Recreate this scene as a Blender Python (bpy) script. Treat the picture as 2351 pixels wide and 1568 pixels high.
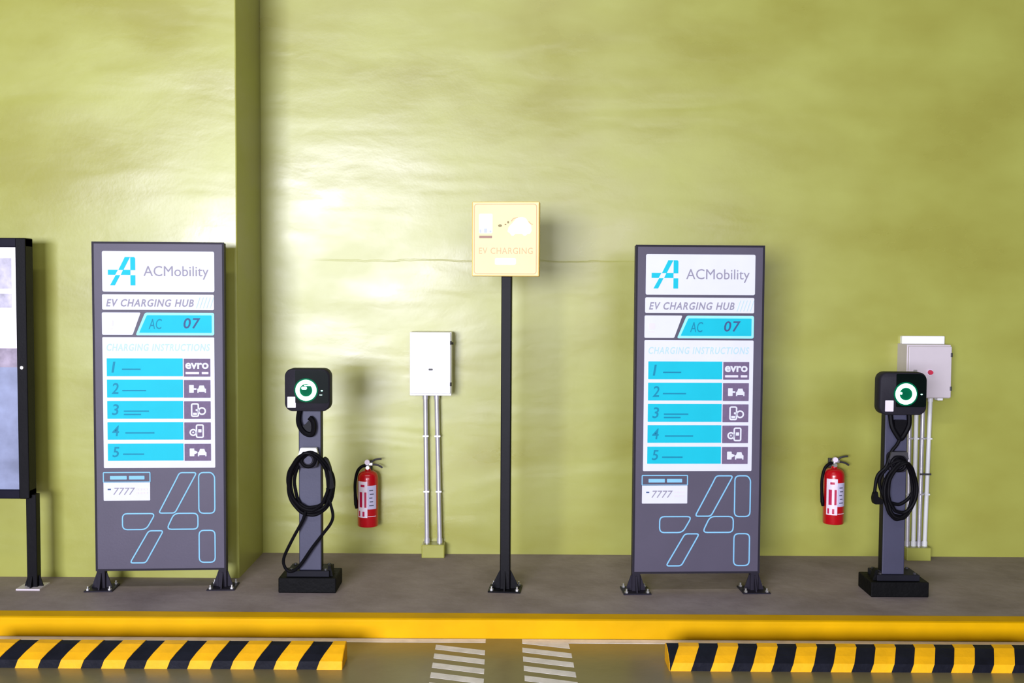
import bpy, bmesh, math, random
from mathutils import Vector, Matrix

random.seed(7)
for o in list(bpy.data.objects):
    bpy.data.objects.remove(o, do_unlink=True)
scene = bpy.context.scene
COL = scene.collection
R = math.radians

# ------------------------------------------------------------------ camera
cam_data = bpy.data.cameras.new('camera')
cam_data.sensor_width = 36.0
cam_data.lens = 36.0 * 2500 / 2351
cam_data.clip_end = 200
cam = bpy.data.objects.new('camera', cam_data)
COL.objects.link(cam)
cam.matrix_world = (Matrix.Translation((0, -7.52, 1.86)) @ Matrix.Rotation(R(90 - 2.84), 4, 'X')
                    @ Matrix.Rotation(R(0.33), 4, 'Z'))
scene.camera = cam

# ------------------------------------------------------------------ world, light, exposure
world = bpy.data.worlds.new('garage_ambient')
scene.world = world
world.use_nodes = True
bg = world.node_tree.nodes['Background']
bg.inputs['Color'].default_value = (0.93, 0.97, 1.0, 1)
bg.inputs['Strength'].default_value = 0.035

def area_light(name, loc, target, sx, sy, power, color=(1, 1, 1)):
    l = bpy.data.lights.new(name, 'AREA')
    l.shape = 'RECTANGLE'
    l.size, l.size_y, l.energy, l.color = sx, sy, power, color
    o = bpy.data.objects.new(name, l)
    COL.objects.link(o)
    o.location = loc
    o.rotation_euler = (Vector(target) - Vector(loc)).to_track_quat('-Z', 'Y').to_euler()
    return o

# daylight entering through the open side of the parking deck, behind the photographer
area_light('open_bay_daylight', (-4.2, -17.0, 2.45), (1.2, 0, 1.5), 5.4, 3.0, 2900, (0.96, 0.97, 1.14))
area_light('second_open_bay_daylight', (2.2, -16.0, 3.0), (1.6, 0, 1.7), 3.4, 2.4, 360, (0.98, 0.97, 1.10))
# unseen overhead fill, added to lift the walkway, kerb and floor markings
area_light('ceiling_tube_lamp', (-1.0, -4.2, 5.2), (-1.0, -3.6, 0), 5.0, 0.3, 100, (1.0, 0.98, 0.95))

vs = scene.view_settings
vs.view_transform = 'Standard'
vs.look = 'None'
vs.gamma = 1.0
vs.exposure = 0.0
vs.use_curve_mapping = False

# ------------------------------------------------------------------ materials
def lin(c):
    def f(v):
        v /= 255.0
        return v / 12.92 if v <= 0.04045 else ((v + 0.055) / 1.055) ** 2.4
    return tuple(f(v) for v in c)

def nt(m):
    return m.node_tree.nodes, m.node_tree.links

def mat(name, rgb, rough=0.5, metal=0.0, var=0.08, scale=6.0, bump=0.0, bscale=80.0, spec=0.5, coat=0.0):
    """procedural material: base colour broken up by noise, optional fine relief"""
    m = bpy.data.materials.new(name)
    m.use_nodes = True
    n, l = nt(m)
    b = n['Principled BSDF']
    b.inputs['Roughness'].default_value = rough
    b.inputs['Metallic'].default_value = metal
    b.inputs['Specular IOR Level'].default_value = spec
    b.inputs['Coat Weight'].default_value = coat
    tc = n.new('ShaderNodeTexCoord')
    no = n.new('ShaderNodeTexNoise')
    no.inputs['Scale'].default_value = scale
    no.inputs['Detail'].default_value = 5
    l.new(tc.outputs['Object'], no.inputs['Vector'])
    cr = n.new('ShaderNodeValToRGB')
    c = lin(rgb)
    cr.color_ramp.elements[0].position = 0.3
    cr.color_ramp.elements[1].position = 0.7
    cr.color_ramp.elements[0].color = tuple(v * (1 - var) for v in c) + (1,)
    cr.color_ramp.elements[1].color = tuple(min(1, v * (1 + var)) for v in c) + (1,)
    l.new(no.outputs['Fac'], cr.inputs['Fac'])
    l.new(cr.outputs['Color'], b.inputs['Base Color'])
    if bump:
        n2 = n.new('ShaderNodeTexNoise')
        n2.inputs['Scale'].default_value = bscale
        n2.inputs['Detail'].default_value = 4
        l.new(tc.outputs['Object'], n2.inputs['Vector'])
        bp = n.new('ShaderNodeBump')
        bp.inputs['Strength'].default_value = bump
        bp.inputs['Distance'].default_value = 0.01
        l.new(n2.outputs['Fac'], bp.inputs['Height'])
        l.new(bp.outputs['Normal'], b.inputs['Normal'])
    return m

def emit_mat(name, color, strength):
    m = bpy.data.materials.new(name)
    m.use_nodes = True
    n, l = nt(m)
    b = n['Principled BSDF']
    b.inputs['Base Color'].default_value = tuple(color) + (1,)
    b.inputs['Emission Color'].default_value = tuple(color) + (1,)
    b.inputs['Emission Strength'].default_value = strength
    b.inputs['Specular IOR Level'].default_value = 0.03
    return m

def wall_mat():
    m = bpy.data.materials.new('olive_gloss_plaster')
    m.use_nodes = True
    n, l = nt(m)
    b = n['Principled BSDF']
    tc = n.new('ShaderNodeTexCoord')
    # colour: olive enamel with faint patches
    mp = n.new('ShaderNodeMapping'); mp.inputs['Scale'].default_value = (0.9, 0.9, 1.6)
    l.new(tc.outputs['Object'], mp.inputs['Vector'])
    no = n.new('ShaderNodeTexNoise'); no.inputs['Scale'].default_value = 1.3; no.inputs['Detail'].default_value = 6
    l.new(mp.outputs['Vector'], no.inputs['Vector'])
    cr = n.new('ShaderNodeValToRGB')
    cr.color_ramp.elements[0].position = 0.32
    cr.color_ramp.elements[1].position = 0.68
    cr.color_ramp.elements[0].color = lin((155, 153, 68)) + (1,)
    cr.color_ramp.elements[1].color = lin((168, 171, 80)) + (1,)
    l.new(no.outputs['Fac'], cr.inputs['Fac'])
    l.new(cr.outputs['Color'], b.inputs['Base Color'])
    # gloss varies a little with the hand-applied coats
    mr = n.new('ShaderNodeMapRange')
    mr.inputs['From Min'].default_value = 0.36; mr.inputs['From Max'].default_value = 0.64; mr.inputs['To Min'].default_value = 0.27
    mr.inputs['To Max'].default_value = 0.38
    l.new(no.outputs['Fac'], mr.inputs['Value'])
    l.new(mr.outputs['Result'], b.inputs['Roughness'])
    b.inputs['Specular IOR Level'].default_value = 0.58
    # relief: long horizontal trowel waves + small dents + orange peel
    m1 = n.new('ShaderNodeMapping'); m1.inputs['Scale'].default_value = (0.55, 0.55, 2.2)
    l.new(tc.outputs['Object'], m1.inputs['Vector'])
    a1 = n.new('ShaderNodeTexNoise'); a1.inputs['Scale'].default_value = 1.1; a1.inputs['Detail'].default_value = 2
    a1.inputs['Distortion'].default_value = 0.6
    l.new(m1.outputs['Vector'], a1.inputs['Vector'])
    m2 = n.new('ShaderNodeMapping'); m2.inputs['Scale'].default_value = (1.0, 1.0, 2.0)
    l.new(tc.outputs['Object'], m2.inputs['Vector'])
    a2 = n.new('ShaderNodeTexNoise'); a2.inputs['Scale'].default_value = 3.4; a2.inputs['Detail'].default_value = 2.5
    a2.inputs['Distortion'].default_value = 0.3
    l.new(m2.outputs['Vector'], a2.inputs['Vector'])
    a3 = n.new('ShaderNodeTexNoise'); a3.inputs['Scale'].default_value = 60.0; a3.inputs['Detail'].default_value = 2
    l.new(tc.outputs['Object'], a3.inputs['Vector'])
    # a hairline pour joint in the plaster about two metres up
    sp = n.new('ShaderNodeSeparateXYZ'); l.new(tc.outputs['Object'], sp.inputs['Vector'])
    wob = n.new('ShaderNodeMath'); wob.operation = 'MULTIPLY_ADD'
    wob.inputs[1].default_value = 0.05; wob.inputs[2].default_value = -2.065
    l.new(a2.outputs['Fac'], wob.inputs[0])
    sm = n.new('ShaderNodeMath'); sm.operation = 'ADD'
    l.new(sp.outputs['Z'], sm.inputs[0]); l.new(wob.outputs['Value'], sm.inputs[1])
    ab = n.new('ShaderNodeMath'); ab.operation = 'ABSOLUTE'; l.new(sm.outputs['Value'], ab.inputs[0])
    gr = n.new('ShaderNodeMapRange'); gr.interpolation_type = 'SMOOTHSTEP'
    gr.inputs['From Min'].default_value = 0.0; gr.inputs['From Max'].default_value = 0.008
    gr.inputs['To Min'].default_value = -0.12; gr.inputs['To Max'].default_value = 0.0
    l.new(ab.outputs['Value'], gr.inputs['Value'])
    # ... only along the middle of the recess
    mk = n.new('ShaderNodeMapRange'); mk.interpolation_type = 'SMOOTHSTEP'
    mk.inputs['From Min'].default_value = 1.0; mk.inputs['From Max'].default_value = 1.25
    mk.inputs['To Min'].default_value = 1.0; mk.inputs['To Max'].default_value = 0.0
    xo = n.new('ShaderNodeMath'); xo.operation = 'ADD'; xo.inputs[1].default_value = 0.22
    l.new(sp.outputs['X'], xo.inputs[0])
    xa = n.new('ShaderNodeMath'); xa.operation = 'ABSOLUTE'; l.new(xo.outputs['Value'], xa.inputs[0])
    l.new(xa.outputs['Value'], mk.inputs['Value'])
    gm = n.new('ShaderNodeMath'); gm.operation = 'MULTIPLY'
    l.new(gr.outputs['Result'], gm.inputs[0]); l.new(mk.outputs['Result'], gm.inputs[1])
    # sum heights (metres)
    def madd(src, k, prev=None):
        q = n.new('ShaderNodeMath'); q.operation = 'MULTIPLY_ADD'
        l.new(src, q.inputs[0]); q.inputs[1].default_value = k
        if prev is None: q.inputs[2].default_value = 0
        else: l.new(prev, q.inputs[2])
        return q.outputs['Value']
    h = madd(a1.outputs['Fac'], 0.010)
    h = madd(a2.outputs['Fac'], 0.0018, h)
    h = madd(a3.outputs['Fac'], 0.0002, h)
    h = madd(gm.outputs['Value'], 0.005, h)
    bp = n.new('ShaderNodeBump'); bp.inputs['Strength'].default_value = 1.0; bp.inputs['Distance'].default_value = 1.0
    l.new(h, bp.inputs['Height'])
    l.new(bp.outputs['Normal'], b.inputs['Normal'])
    return m

def floor_mat(name, c0, c1, rough, bump, scale=1.6, spec=0.5):
    m = bpy.data.materials.new(name)
    m.use_nodes = True
    n, l = nt(m)
    b = n['Principled BSDF']
    tc = n.new('ShaderNodeTexCoord')
    no = n.new('ShaderNodeTexNoise'); no.inputs['Scale'].default_value = scale; no.inputs['Detail'].default_value = 8
    no.inputs['Roughness'].default_value = 0.65
    l.new(tc.outputs['Object'], no.inputs['Vector'])
    cr = n.new('ShaderNodeValToRGB')
    cr.color_ramp.elements[0].position = 0.3; cr.color_ramp.elements[1].position = 0.7
    cr.color_ramp.elements[0].color = lin(c0) + (1,); cr.color_ramp.elements[1].color = lin(c1) + (1,)
    l.new(no.outputs['Fac'], cr.inputs['Fac']); l.new(cr.outputs['Color'], b.inputs['Base Color'])
    b.inputs['Roughness'].default_value = rough
    b.inputs['Specular IOR Level'].default_value = spec
    n2 = n.new('ShaderNodeTexNoise'); n2.inputs['Scale'].default_value = 14; n2.inputs['Detail'].default_value = 6
    l.new(tc.outputs['Object'], n2.inputs['Vector'])
    bp = n.new('ShaderNodeBump'); bp.inputs['Strength'].default_value = bump; bp.inputs['Distance'].default_value = 0.01
    l.new(n2.outputs['Fac'], bp.inputs['Height']); l.new(bp.outputs['Normal'], b.inputs['Normal'])
    return m

M = {
    'wall': wall_mat(),
    'road': floor_mat('sealed_concrete_road', (112, 102, 70), (132, 121, 88), 0.30, 0.10),
    'walk': floor_mat('dark_painted_concrete', (128, 114, 112), (162, 148, 146), 0.66, 0.25, 2.2, 0.3),
    'kerb': mat('kerb_yellow_paint', (222, 168, 0), 0.55, spec=0.1, var=0.10, scale=3.0, bump=0.15, bscale=18),
    'white_paint': mat('white_road_paint', (236, 228, 222), 0.6, var=0.12, scale=14, bump=0.1),
    'stop_black': mat('wheel_stop_black_paint', (22, 23, 32), 0.55, spec=0.1, var=0.25, scale=12, bump=0.3, bscale=30),
    'stop_yellow': mat('wheel_stop_yellow_paint', (240, 176, 14), 0.55, spec=0.25, var=0.08, scale=12, bump=0.2, bscale=30),
    'totem': mat('totem_grey_enamel', (80, 75, 91), 0.5, spec=0.3, var=0.06, scale=4.0, bump=0.04),
    'totem_dark': mat('totem_frame_enamel', (40, 37, 46), 0.5, spec=0.1, var=0.08),
    'panel_white': mat('sign_white_vinyl', (214, 216, 228), 0.6, spec=0.25, var=0.02),
    'teal': mat('sign_cyan_vinyl', (0, 182, 202), 0.6, spec=0.25, var=0.03),
    'teal_line': mat('sign_pale_cyan_line', (150, 222, 238), 0.6, spec=0.25, var=0.03),
    'teal_text': mat('sign_deep_teal_print', (0, 128, 160), 0.6, spec=0.25, var=0.03),
    'faint_text': mat('sign_faint_teal_print', (178, 208, 216), 0.6, spec=0.25, var=0.02),
    'faint_grey': mat('sign_faint_lilac_print', (216, 212, 232), 0.6, spec=0.25, var=0.02),
    'grey_text': mat('sign_grey_print', (142, 138, 154), 0.6, spec=0.25, var=0.03),
    'navy_text': mat('sign_navy_print', (56, 84, 128), 0.6, spec=0.25, var=0.03),
    'cell': mat('sign_mauve_cell', (108, 92, 120), 0.6, spec=0.25, var=0.08, scale=60),
    'outline': mat('sign_sky_blue_outline', (130, 190, 226), 0.6, spec=0.25, var=0.03),
    'black_metal': mat('black_powder_coat', (13, 12, 16), 0.45, spec=0.1, var=0.15, bump=0.05),
    'case_frame': mat('poster_case_navy_black', (20, 18, 34), 0.4, spec=0.1, var=0.12),
    'zinc': mat('zinc_hardware', (188, 186, 182), 0.35, metal=0.8, var=0.1),
    'conduit': mat('galvanised_conduit', (205, 202, 208), 0.38, metal=0.55, var=0.06, scale=20),
    'conduit_white': mat('white_pvc_conduit', (228, 228, 226), 0.4, var=0.04),
    'box_white': mat('white_box_enamel', (247, 247, 247), 0.35, var=0.02),
    'box_grey': mat('light_grey_box_enamel', (206, 196, 200), 0.4, var=0.03),
    'dark_detail': mat('dark_hardware', (52, 50, 54), 0.5, var=0.1),
    'knob_red': mat('red_switch_plastic', (205, 40, 72), 0.4, var=0.05),
    'sign_yellow': mat('sign_yellow_enamel', (244, 200, 112), 0.35, var=0.04, spec=0.6),
    'sign_pale': mat('sign_yellow_reflective_face', (244, 212, 146), 0.45, var=0.04, spec=0.4),
    'sign_white': mat('sign_white_print', (250, 246, 240), 0.3, var=0.02),
    'sign_line': mat('sign_tan_line', (182, 138, 60), 0.4, var=0.04),
    'sign_brown': mat('sign_brown_print', (146, 104, 82), 0.5, var=0.04),
    'sign_olive': mat('sign_olive_print', (120, 104, 34), 0.5, var=0.04),
    'sign_bluegrey': mat('sign_blue_grey_print', (176, 184, 200), 0.5, var=0.05),
    'charger_body': mat('charger_matte_grey', (38, 36, 43), 0.55, spec=0.1, var=0.10, bump=0.1),
    'charger_glass': mat('charger_black_glass', (10, 17, 15), 0.18, var=0.2, spec=0.03),
    'post_slate': mat('charger_post_slate', (66, 66, 86), 0.5, spec=0.3, var=0.06, bump=0.05),
    'plinth': mat('plinth_black_paint', (11, 11, 12), 0.6, spec=0.1, var=0.3, bump=0.3, bscale=40),
    'foot': mat('charger_foot_charcoal', (28, 28, 35), 0.55, spec=0.1, var=0.12),
    'rubber': mat('black_cable_rubber', (9, 8, 12), 0.55, spec=0.1, var=0.2),
    'sticker': mat('white_sticker', (226, 216, 232), 0.5, var=0.04),
    'red': mat('extinguisher_red', (186, 6, 22), 0.28, var=0.06, coat=0.4),
    'label_white': mat('extinguisher_white_label', (240, 224, 236), 0.4, var=0.04),
    'label_lilac': mat('extinguisher_lilac_label', (206, 200, 228), 0.45, var=0.04),
    'label_pink': mat('extinguisher_crimson_print', (190, 10, 70), 0.45, var=0.06),
    'label_dark': mat('extinguisher_dark_print', (84, 82, 104), 0.5, var=0.1),
    'poster_white': mat('poster_white_paper', (246, 238, 246), 0.35, var=0.03),
    'poster_pic': mat('poster_lilac_picture', (186, 182, 200), 0.4, var=0.35, scale=14),
    'poster_low': mat('poster_blue_grey_picture', (134, 142, 172), 0.35, var=0.30, scale=6),
    'poster_band': mat('poster_mauve_picture', (150, 138, 156), 0.35, var=0.35, scale=16),
    'poster_red': mat('poster_red_print', (196, 22, 70), 0.4, var=0.05),
    'ring': emit_mat('status_ring_light', (0.42, 1.0, 0.66), 4.0),
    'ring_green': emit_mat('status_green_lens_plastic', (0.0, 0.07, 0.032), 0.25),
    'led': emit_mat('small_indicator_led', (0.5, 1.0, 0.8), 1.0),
}

# ------------------------------------------------------------------ mesh helpers
def link(name, bm, m, parent=None, smooth=False, angle=None):
    bmesh.ops.recalc_face_normals(bm, faces=bm.faces)
    me = bpy.data.meshes.new(name)
    bm.to_mesh(me)
    bm.free()
    if m is not None:
        me.materials.append(M[m] if isinstance(m, str) else m)
    if smooth:
        for p in me.polygons:
            p.use_smooth = True
        try:
            me.set_sharp_from_angle(angle=R(40 if angle is None else angle))
        except Exception:
            pass
    o = bpy.data.objects.new(name, me)
    COL.objects.link(o)
    if parent is not None:
        o.parent = parent
    return o

def nb():
    return bmesh.new()

def box(bm, x0, x1, y0, y1, z0, z1, bev=0.0, seg=2):
    r = bmesh.ops.create_cube(bm, size=1.0)
    vs_ = r['verts']
    for v in vs_:
        v.co = Vector(((x0 + x1) / 2 + v.co.x * (x1 - x0), (y0 + y1) / 2 + v.co.y * (y1 - y0), (z0 + z1) / 2 + v.co.z * (z1 - z0)))
    if bev:
        es = set()
        for v in vs_:
            es.update(v.link_edges)
        bmesh.ops.bevel(bm, geom=list(es), offset=bev, segments=seg, affect='EDGES', profile=0.5)
    return bm

def prism_xz(bm, pts, y0, y1):
    """polygon in the xz plane extruded from y0 (near) to y1"""
    a = [bm.verts.new((x, y0, z)) for x, z in pts]
    b = [bm.verts.new((x, y1, z)) for x, z in pts]
    n = len(pts)
    bm.faces.new(a); bm.faces.new(b[::-1])
    for i in range(n):
        bm.faces.new((a[i], b[i], b[(i + 1) % n], a[(i + 1) % n]))
    return bm

def prism_yz(bm, pts, x0, x1):
    a = [bm.verts.new((x0, y, z)) for y, z in pts]
    b = [bm.verts.new((x1, y, z)) for y, z in pts]
    n = len(pts)
    bm.faces.new(a); bm.faces.new(b[::-1])
    for i in range(n):
        bm.faces.new((a[i], b[i], b[(i + 1) % n], a[(i + 1) % n]))
    return bm

def prism_xy(bm, pts, z0, z1):
    a = [bm.verts.new((x, y, z0)) for x, y in pts]
    b = [bm.verts.new((x, y, z1)) for x, y in pts]
    n = len(pts)
    bm.faces.new(a); bm.faces.new(b[::-1])
    for i in range(n):
        bm.faces.new((a[i], b[i], b[(i + 1) % n], a[(i + 1) % n]))
    return bm

def cyl(bm, p0, p1, r0, r1=None, seg=20):
    r1 = r0 if r1 is None else r1
    p0, p1 = Vector(p0), Vector(p1)
    d = p1 - p0
    q = d.to_track_quat('Z', 'Y')
    a, b = [], []
    for i in range(seg):
        t = 2 * math.pi * i / seg
        e = q @ Vector((math.cos(t), math.sin(t), 0))
        a.append(bm.verts.new(p0 + e * r0)); b.append(bm.verts.new(p1 + e * r1))
    bm.faces.new(a[::-1]); bm.faces.new(b)
    for i in range(seg):
        j = (i + 1) % seg
        bm.faces.new((a[i], a[j], b[j], b[i]))
    return bm

def lathe(bm, prof, seg=28, cx=0, cy=0):
    rings = []
    for r, z in prof:
        rings.append([bm.verts.new((cx + r * math.cos(2 * math.pi * i / seg), cy + r * math.sin(2 * math.pi * i / seg), z)) for i in range(seg)])
    for a, b in zip(rings, rings[1:]):
        for i in range(seg):
            j = (i + 1) % seg
            bm.faces.new((a[i], a[j], b[j], b[i]))
    bm.faces.new(rings[0][::-1]); bm.faces.new(rings[-1])
    return bm

def spline(pts, n=8, closed=False):
    P = [Vector(p) for p in pts]
    out = []
    m = len(P)
    rng = range(m if closed else m - 1)
    for i in rng:
        if closed:
            p0, p1, p2, p3 = P[(i - 1) % m], P[i], P[(i + 1) % m], P[(i + 2) % m]
        else:
            p0, p1, p2, p3 = P[max(i - 1, 0)], P[i], P[i + 1], P[min(i + 2, m - 1)]
        for k in range(n):
            t = k / n
            out.append(0.5 * ((2 * p1) + (p2 - p0) * t + (2 * p0 - 5 * p1 + 4 * p2 - p3) * t * t + (3 * p1 - p0 - 3 * p2 + p3) * t ** 3))
    if not closed:
        out.append(P[-1])
    return out

def tube(bm, path, rad, seg=8, closed=False):
    path = [Vector(p) for p in path]
    n = len(path)
    rings = []
    up = None
    for i in range(n):
        if closed:
            t = path[(i + 1) % n] - path[(i - 1) % n]
        else:
            t = path[min(i + 1, n - 1)] - path[max(i - 1, 0)]
        t.normalize()
        if up is None:
            up = Vector((0, 1, 0)) if abs(t.y) < 0.9 else Vector((1, 0, 0))
        s = t.cross(up)
        if s.length < 1e-5:
            s = t.cross(Vector((1, 0, 0)))
        s.normalize()
        up = s.cross(t).normalized()
        r = rad(i / max(1, n - 1)) if callable(rad) else rad
        rings.append([bm.verts.new(path[i] + (s * math.cos(2 * math.pi * k / seg) + up * math.sin(2 * math.pi * k / seg)) * r) for k in range(seg)])
    rng = range(n if closed else n - 1)
    for i in rng:
        a, b = rings[i], rings[(i + 1) % n]
        off = 0
        if closed and i == n - 1:
            off = min(range(seg), key=lambda q: (a[0].co - b[q].co).length)
        for k in range(seg):
            j = (k + 1) % seg
            bm.faces.new((a[k], a[j], b[(j + off) % seg], b[(k + off) % seg]))
    if not closed:
        bm.faces.new(rings[0][::-1]); bm.faces.new(rings[-1])
    return bm

def rrect(x0, x1, z0, z1, r, n=6):
    pts = []
    for cx, cz, a0 in ((x1 - r, z1 - r, 0), (x0 + r, z1 - r, 90), (x0 + r, z0 + r, 180), (x1 - r, z0 + r, 270)):
        for i in range(n + 1):
            t = R(a0 + 90 * i / n)
            pts.append((cx + r * math.cos(t), cz + r * math.sin(t)))
    return pts

def round_poly(pts, r, n=4):
    out = []
    m = len(pts)
    for i in range(m):
        p = Vector(pts[i]); a = Vector(pts[i - 1]) - p; b = Vector(pts[(i + 1) % m]) - p
        k = min(r, a.length * 0.45, b.length * 0.45)
        s, e = p + a.normalized() * k, p + b.normalized() * k
        for j in range(n + 1):
            t = j / n
            q = s * (1 - t) ** 2 + p * 2 * t * (1 - t) + e * t * t
            out.append((q.x, q.y))
    return out

def stroke(bm, pts, w, y0, y1):
    """closed outline of width w in the xz plane, extruded y0..y1"""
    n = len(pts)
    P = [Vector(p) for p in pts]
    inn, out = [], []
    for i in range(n):
        d0 = (P[i] - P[i - 1]).normalized(); d1 = (P[(i + 1) % n] - P[i]).normalized()
        n0, n1 = Vector((-d0.y, d0.x)), Vector((-d1.y, d1.x))
        mt = (n0 + n1)
        if mt.length < 1e-6: mt = n0
        mt.normalize()
        k = w / 2 / max(0.45, mt.dot(n1))
        inn.append(P[i] + mt * k); out.append(P[i] - mt * k)
    V = [[bm.verts.new((p.x, y, p.y)) for p in L] for y in (y0, y1) for L in (inn, out)]
    for i in range(n):
        j = (i + 1) % n
        bm.faces.new((V[0][i], V[0][j], V[1][j], V[1][i]))
        bm.faces.new((V[2][j], V[2][i], V[3][i], V[3][j]))
        bm.faces.new((V[0][j], V[0][i], V[2][i], V[2][j]))
        bm.faces.new((V[1][i], V[1][j], V[3][j], V[3][i]))
    return bm

def lettering(name, s, x0, x1, z0, z1, y, m, parent, shear=0.0, bold=0.0, depth=0.0012, space=1.0):
    """raised/printed text fitted to a rectangle in the parent's xz plane"""
    c = bpy.data.curves.new(name, 'FONT')
    c.body = s
    c.size = 1.0
    c.shear = shear
    c.offset = bold
    c.space_character = space
    c.resolution_u = 3
    c.extrude = 0.01
    t = bpy.data.objects.new(name + '_curve', c)
    COL.objects.link(t)
    dg = bpy.context.evaluated_depsgraph_get()
    me = bpy.data.meshes.new_from_object(t.evaluated_get(dg))
    bpy.data.objects.remove(t, do_unlink=True)
    xs = [v.co.x for v in me.vertices]; ys = [v.co.y for v in me.vertices]
    ax, bx, ay, by = min(xs), max(xs), min(ys), max(ys)
    for v in me.vertices:
        v.co = Vector((x0 + (v.co.x - ax) / (bx - ax) * (x1 - x0),
                       y - depth * (v.co.z + 0.01) / 0.02,
                       z0 + (v.co.y - ay) / (by - ay) * (z1 - z0)))
    me.name = name
    me.materials.clear()
    me.materials.append(M[m])
    o = bpy.data.objects.new(name, me)
    COL.objects.link(o)
    o.parent = parent
    return o

def thing(name, label, cat, loc=(0, 0, 0), rotz=0.0, group=None):
    o = bpy.data.objects.new(name, None)
    o.empty_display_size = 0.1
    COL.objects.link(o)
    o.location = loc
    o.rotation_euler = (0, 0, rotz)
    o['label'] = label
    o['category'] = cat
    if group:
        o['group'] = group
    return o

def tag(o, label, cat, group=None):
    o['label'] = label
    o['category'] = cat
    if group:
        o['group'] = group
    return o

def struct(o, label, cat):
    o['kind'] = 'structure'
    o['label'] = label
    o['category'] = cat
    return o

# ================================================================== SETTING
ROAD = -0.108
KERB_F = -1.50
KERB_B = -1.385
struct(link('wall_back', box(nb(), -1.73, 9, 0, 0.3, -0.3, 6.5), 'wall'),
       'recessed olive green plaster wall behind the charging bays', 'wall')
struct(link('wall_left', box(nb(), -9, -1.73, -0.66, 0.3, -0.3, 6.5, 0.008, 2), 'wall'),
       'projecting olive green plaster wall behind the poster case', 'wall')
struct(link('walkway', box(nb(), -9, 9, KERB_B, 0.05, -0.3, 0.0), 'walk'),
       'dark grey raised concrete walkway under the chargers', 'walkway')
bm = nb()
prism_yz(bm, [(KERB_B + 0.0, -0.3), (KERB_F, -0.3), (KERB_F, -0.016), (KERB_F + 0.005, -0.005), (KERB_F + 0.018, 0.0), (KERB_B, 0.001)], -9, 9)
struct(link('kerb', bm, 'kerb'), 'yellow painted kerb along the walkway edge', 'kerb')
struct(link('floor', box(nb(), -9, 9, -20, KERB_F + 0.02, -0.4, ROAD), 'road'),
       'sealed grey concrete parking floor below the kerb', 'floor')

def marking(name, label, polys, child=None):
    if child is None:
        b_ = nb()
        for p in polys:
            prism_xy(b_, p, ROAD - 0.002, ROAD + 0.0008)
        return struct(link(name, b_, 'white_paint'), label, 'road marking')
    root = bpy.data.objects.new(name, None)
    COL.objects.link(root)
    struct(root, label, 'road marking')
    for p in polys:
        link(child, prism_xy(nb(), p, ROAD - 0.002, ROAD + 0.0008), 'white_paint', root)
    return root

marking('bay_line', 'white painted line along the kerb foot ending at the hatching below the white box',
        [[(-9, -1.512), (-0.137, -1.512), (-0.137, -1.575), (-9, -1.575)]])
marking('bay_line', 'white painted line along the kerb foot running below the grey wall box',
        [[(0.066, -1.512), (9, -1.512), (9, -1.575), (0.066, -1.575)]])
def hatch(xl0, xl1, xr0, xr1, y0, flip, name, label):
    polys = []
    per, th, sl = 0.143, 0.074, -0.09
    for k in range(12):
        y = y0 - per * k
        f = k / 12
        a = xl0 + (xl1 - xl0) * f; b = xr0 + (xr1 - xr0) * f
        yl, yr = y, y + sl
        polys.append([(a, min(yl, -1.578)), (b, min(yr, -1.579)), (b, yr - th), (a, min(yl - th, -1.58))])
    return marking(name, label, polys, 'stripe')
hatch(-0.409, -0.390, -0.136, -0.118, -1.612, 0, 'hatch_marking', 'white hatched floor marking below the white wall box')
hatch(0.066, 0.095, 0.330, 0.360, -1.652, 0, 'hatch_marking', 'white hatched floor marking between the sign pole and a grey charging sign')
# the first, short stripe of the second hatch runs into the bay line
_h = [o for o in COL.objects if o.name.startswith('hatch_marking')][-1]
link('stripe', prism_xy(nb(), [(0.066, -1.577), (0.322, -1.577), (0.326, -1.665), (0.066, -1.582)], ROAD - 0.002, ROAD + 0.0008), 'white_paint', _h)

# ================================================================== CHARGING SIGNS (totems)
LOGO = {
    'a': [(0.62, 1.0), (0.812, 1.0), (0.566, 0.545), (0.386, 0.545), (0.59, 0.935)],
    'b': [(0.822, 1.0), (0.965, 1.0), (1.0, 0.955), (1.0, 0.54), (0.822, 0.54)],
    'c': [(0.0, 0.55), (0.365, 0.55), (0.262, 0.37), (0.0, 0.37)],
    'd': [(0.555, 0.55), (0.82, 0.55), (0.82, 0.37), (0.47, 0.37)],
    'e': [(0.285, 0.362), (0.448, 0.362), (0.248, 0.0), (0.075, 0.0)],
    'f': [(0.822, 0.362), (1.0, 0.362), (1.0, 0.0), (0.822, 0.0)],
}

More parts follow.
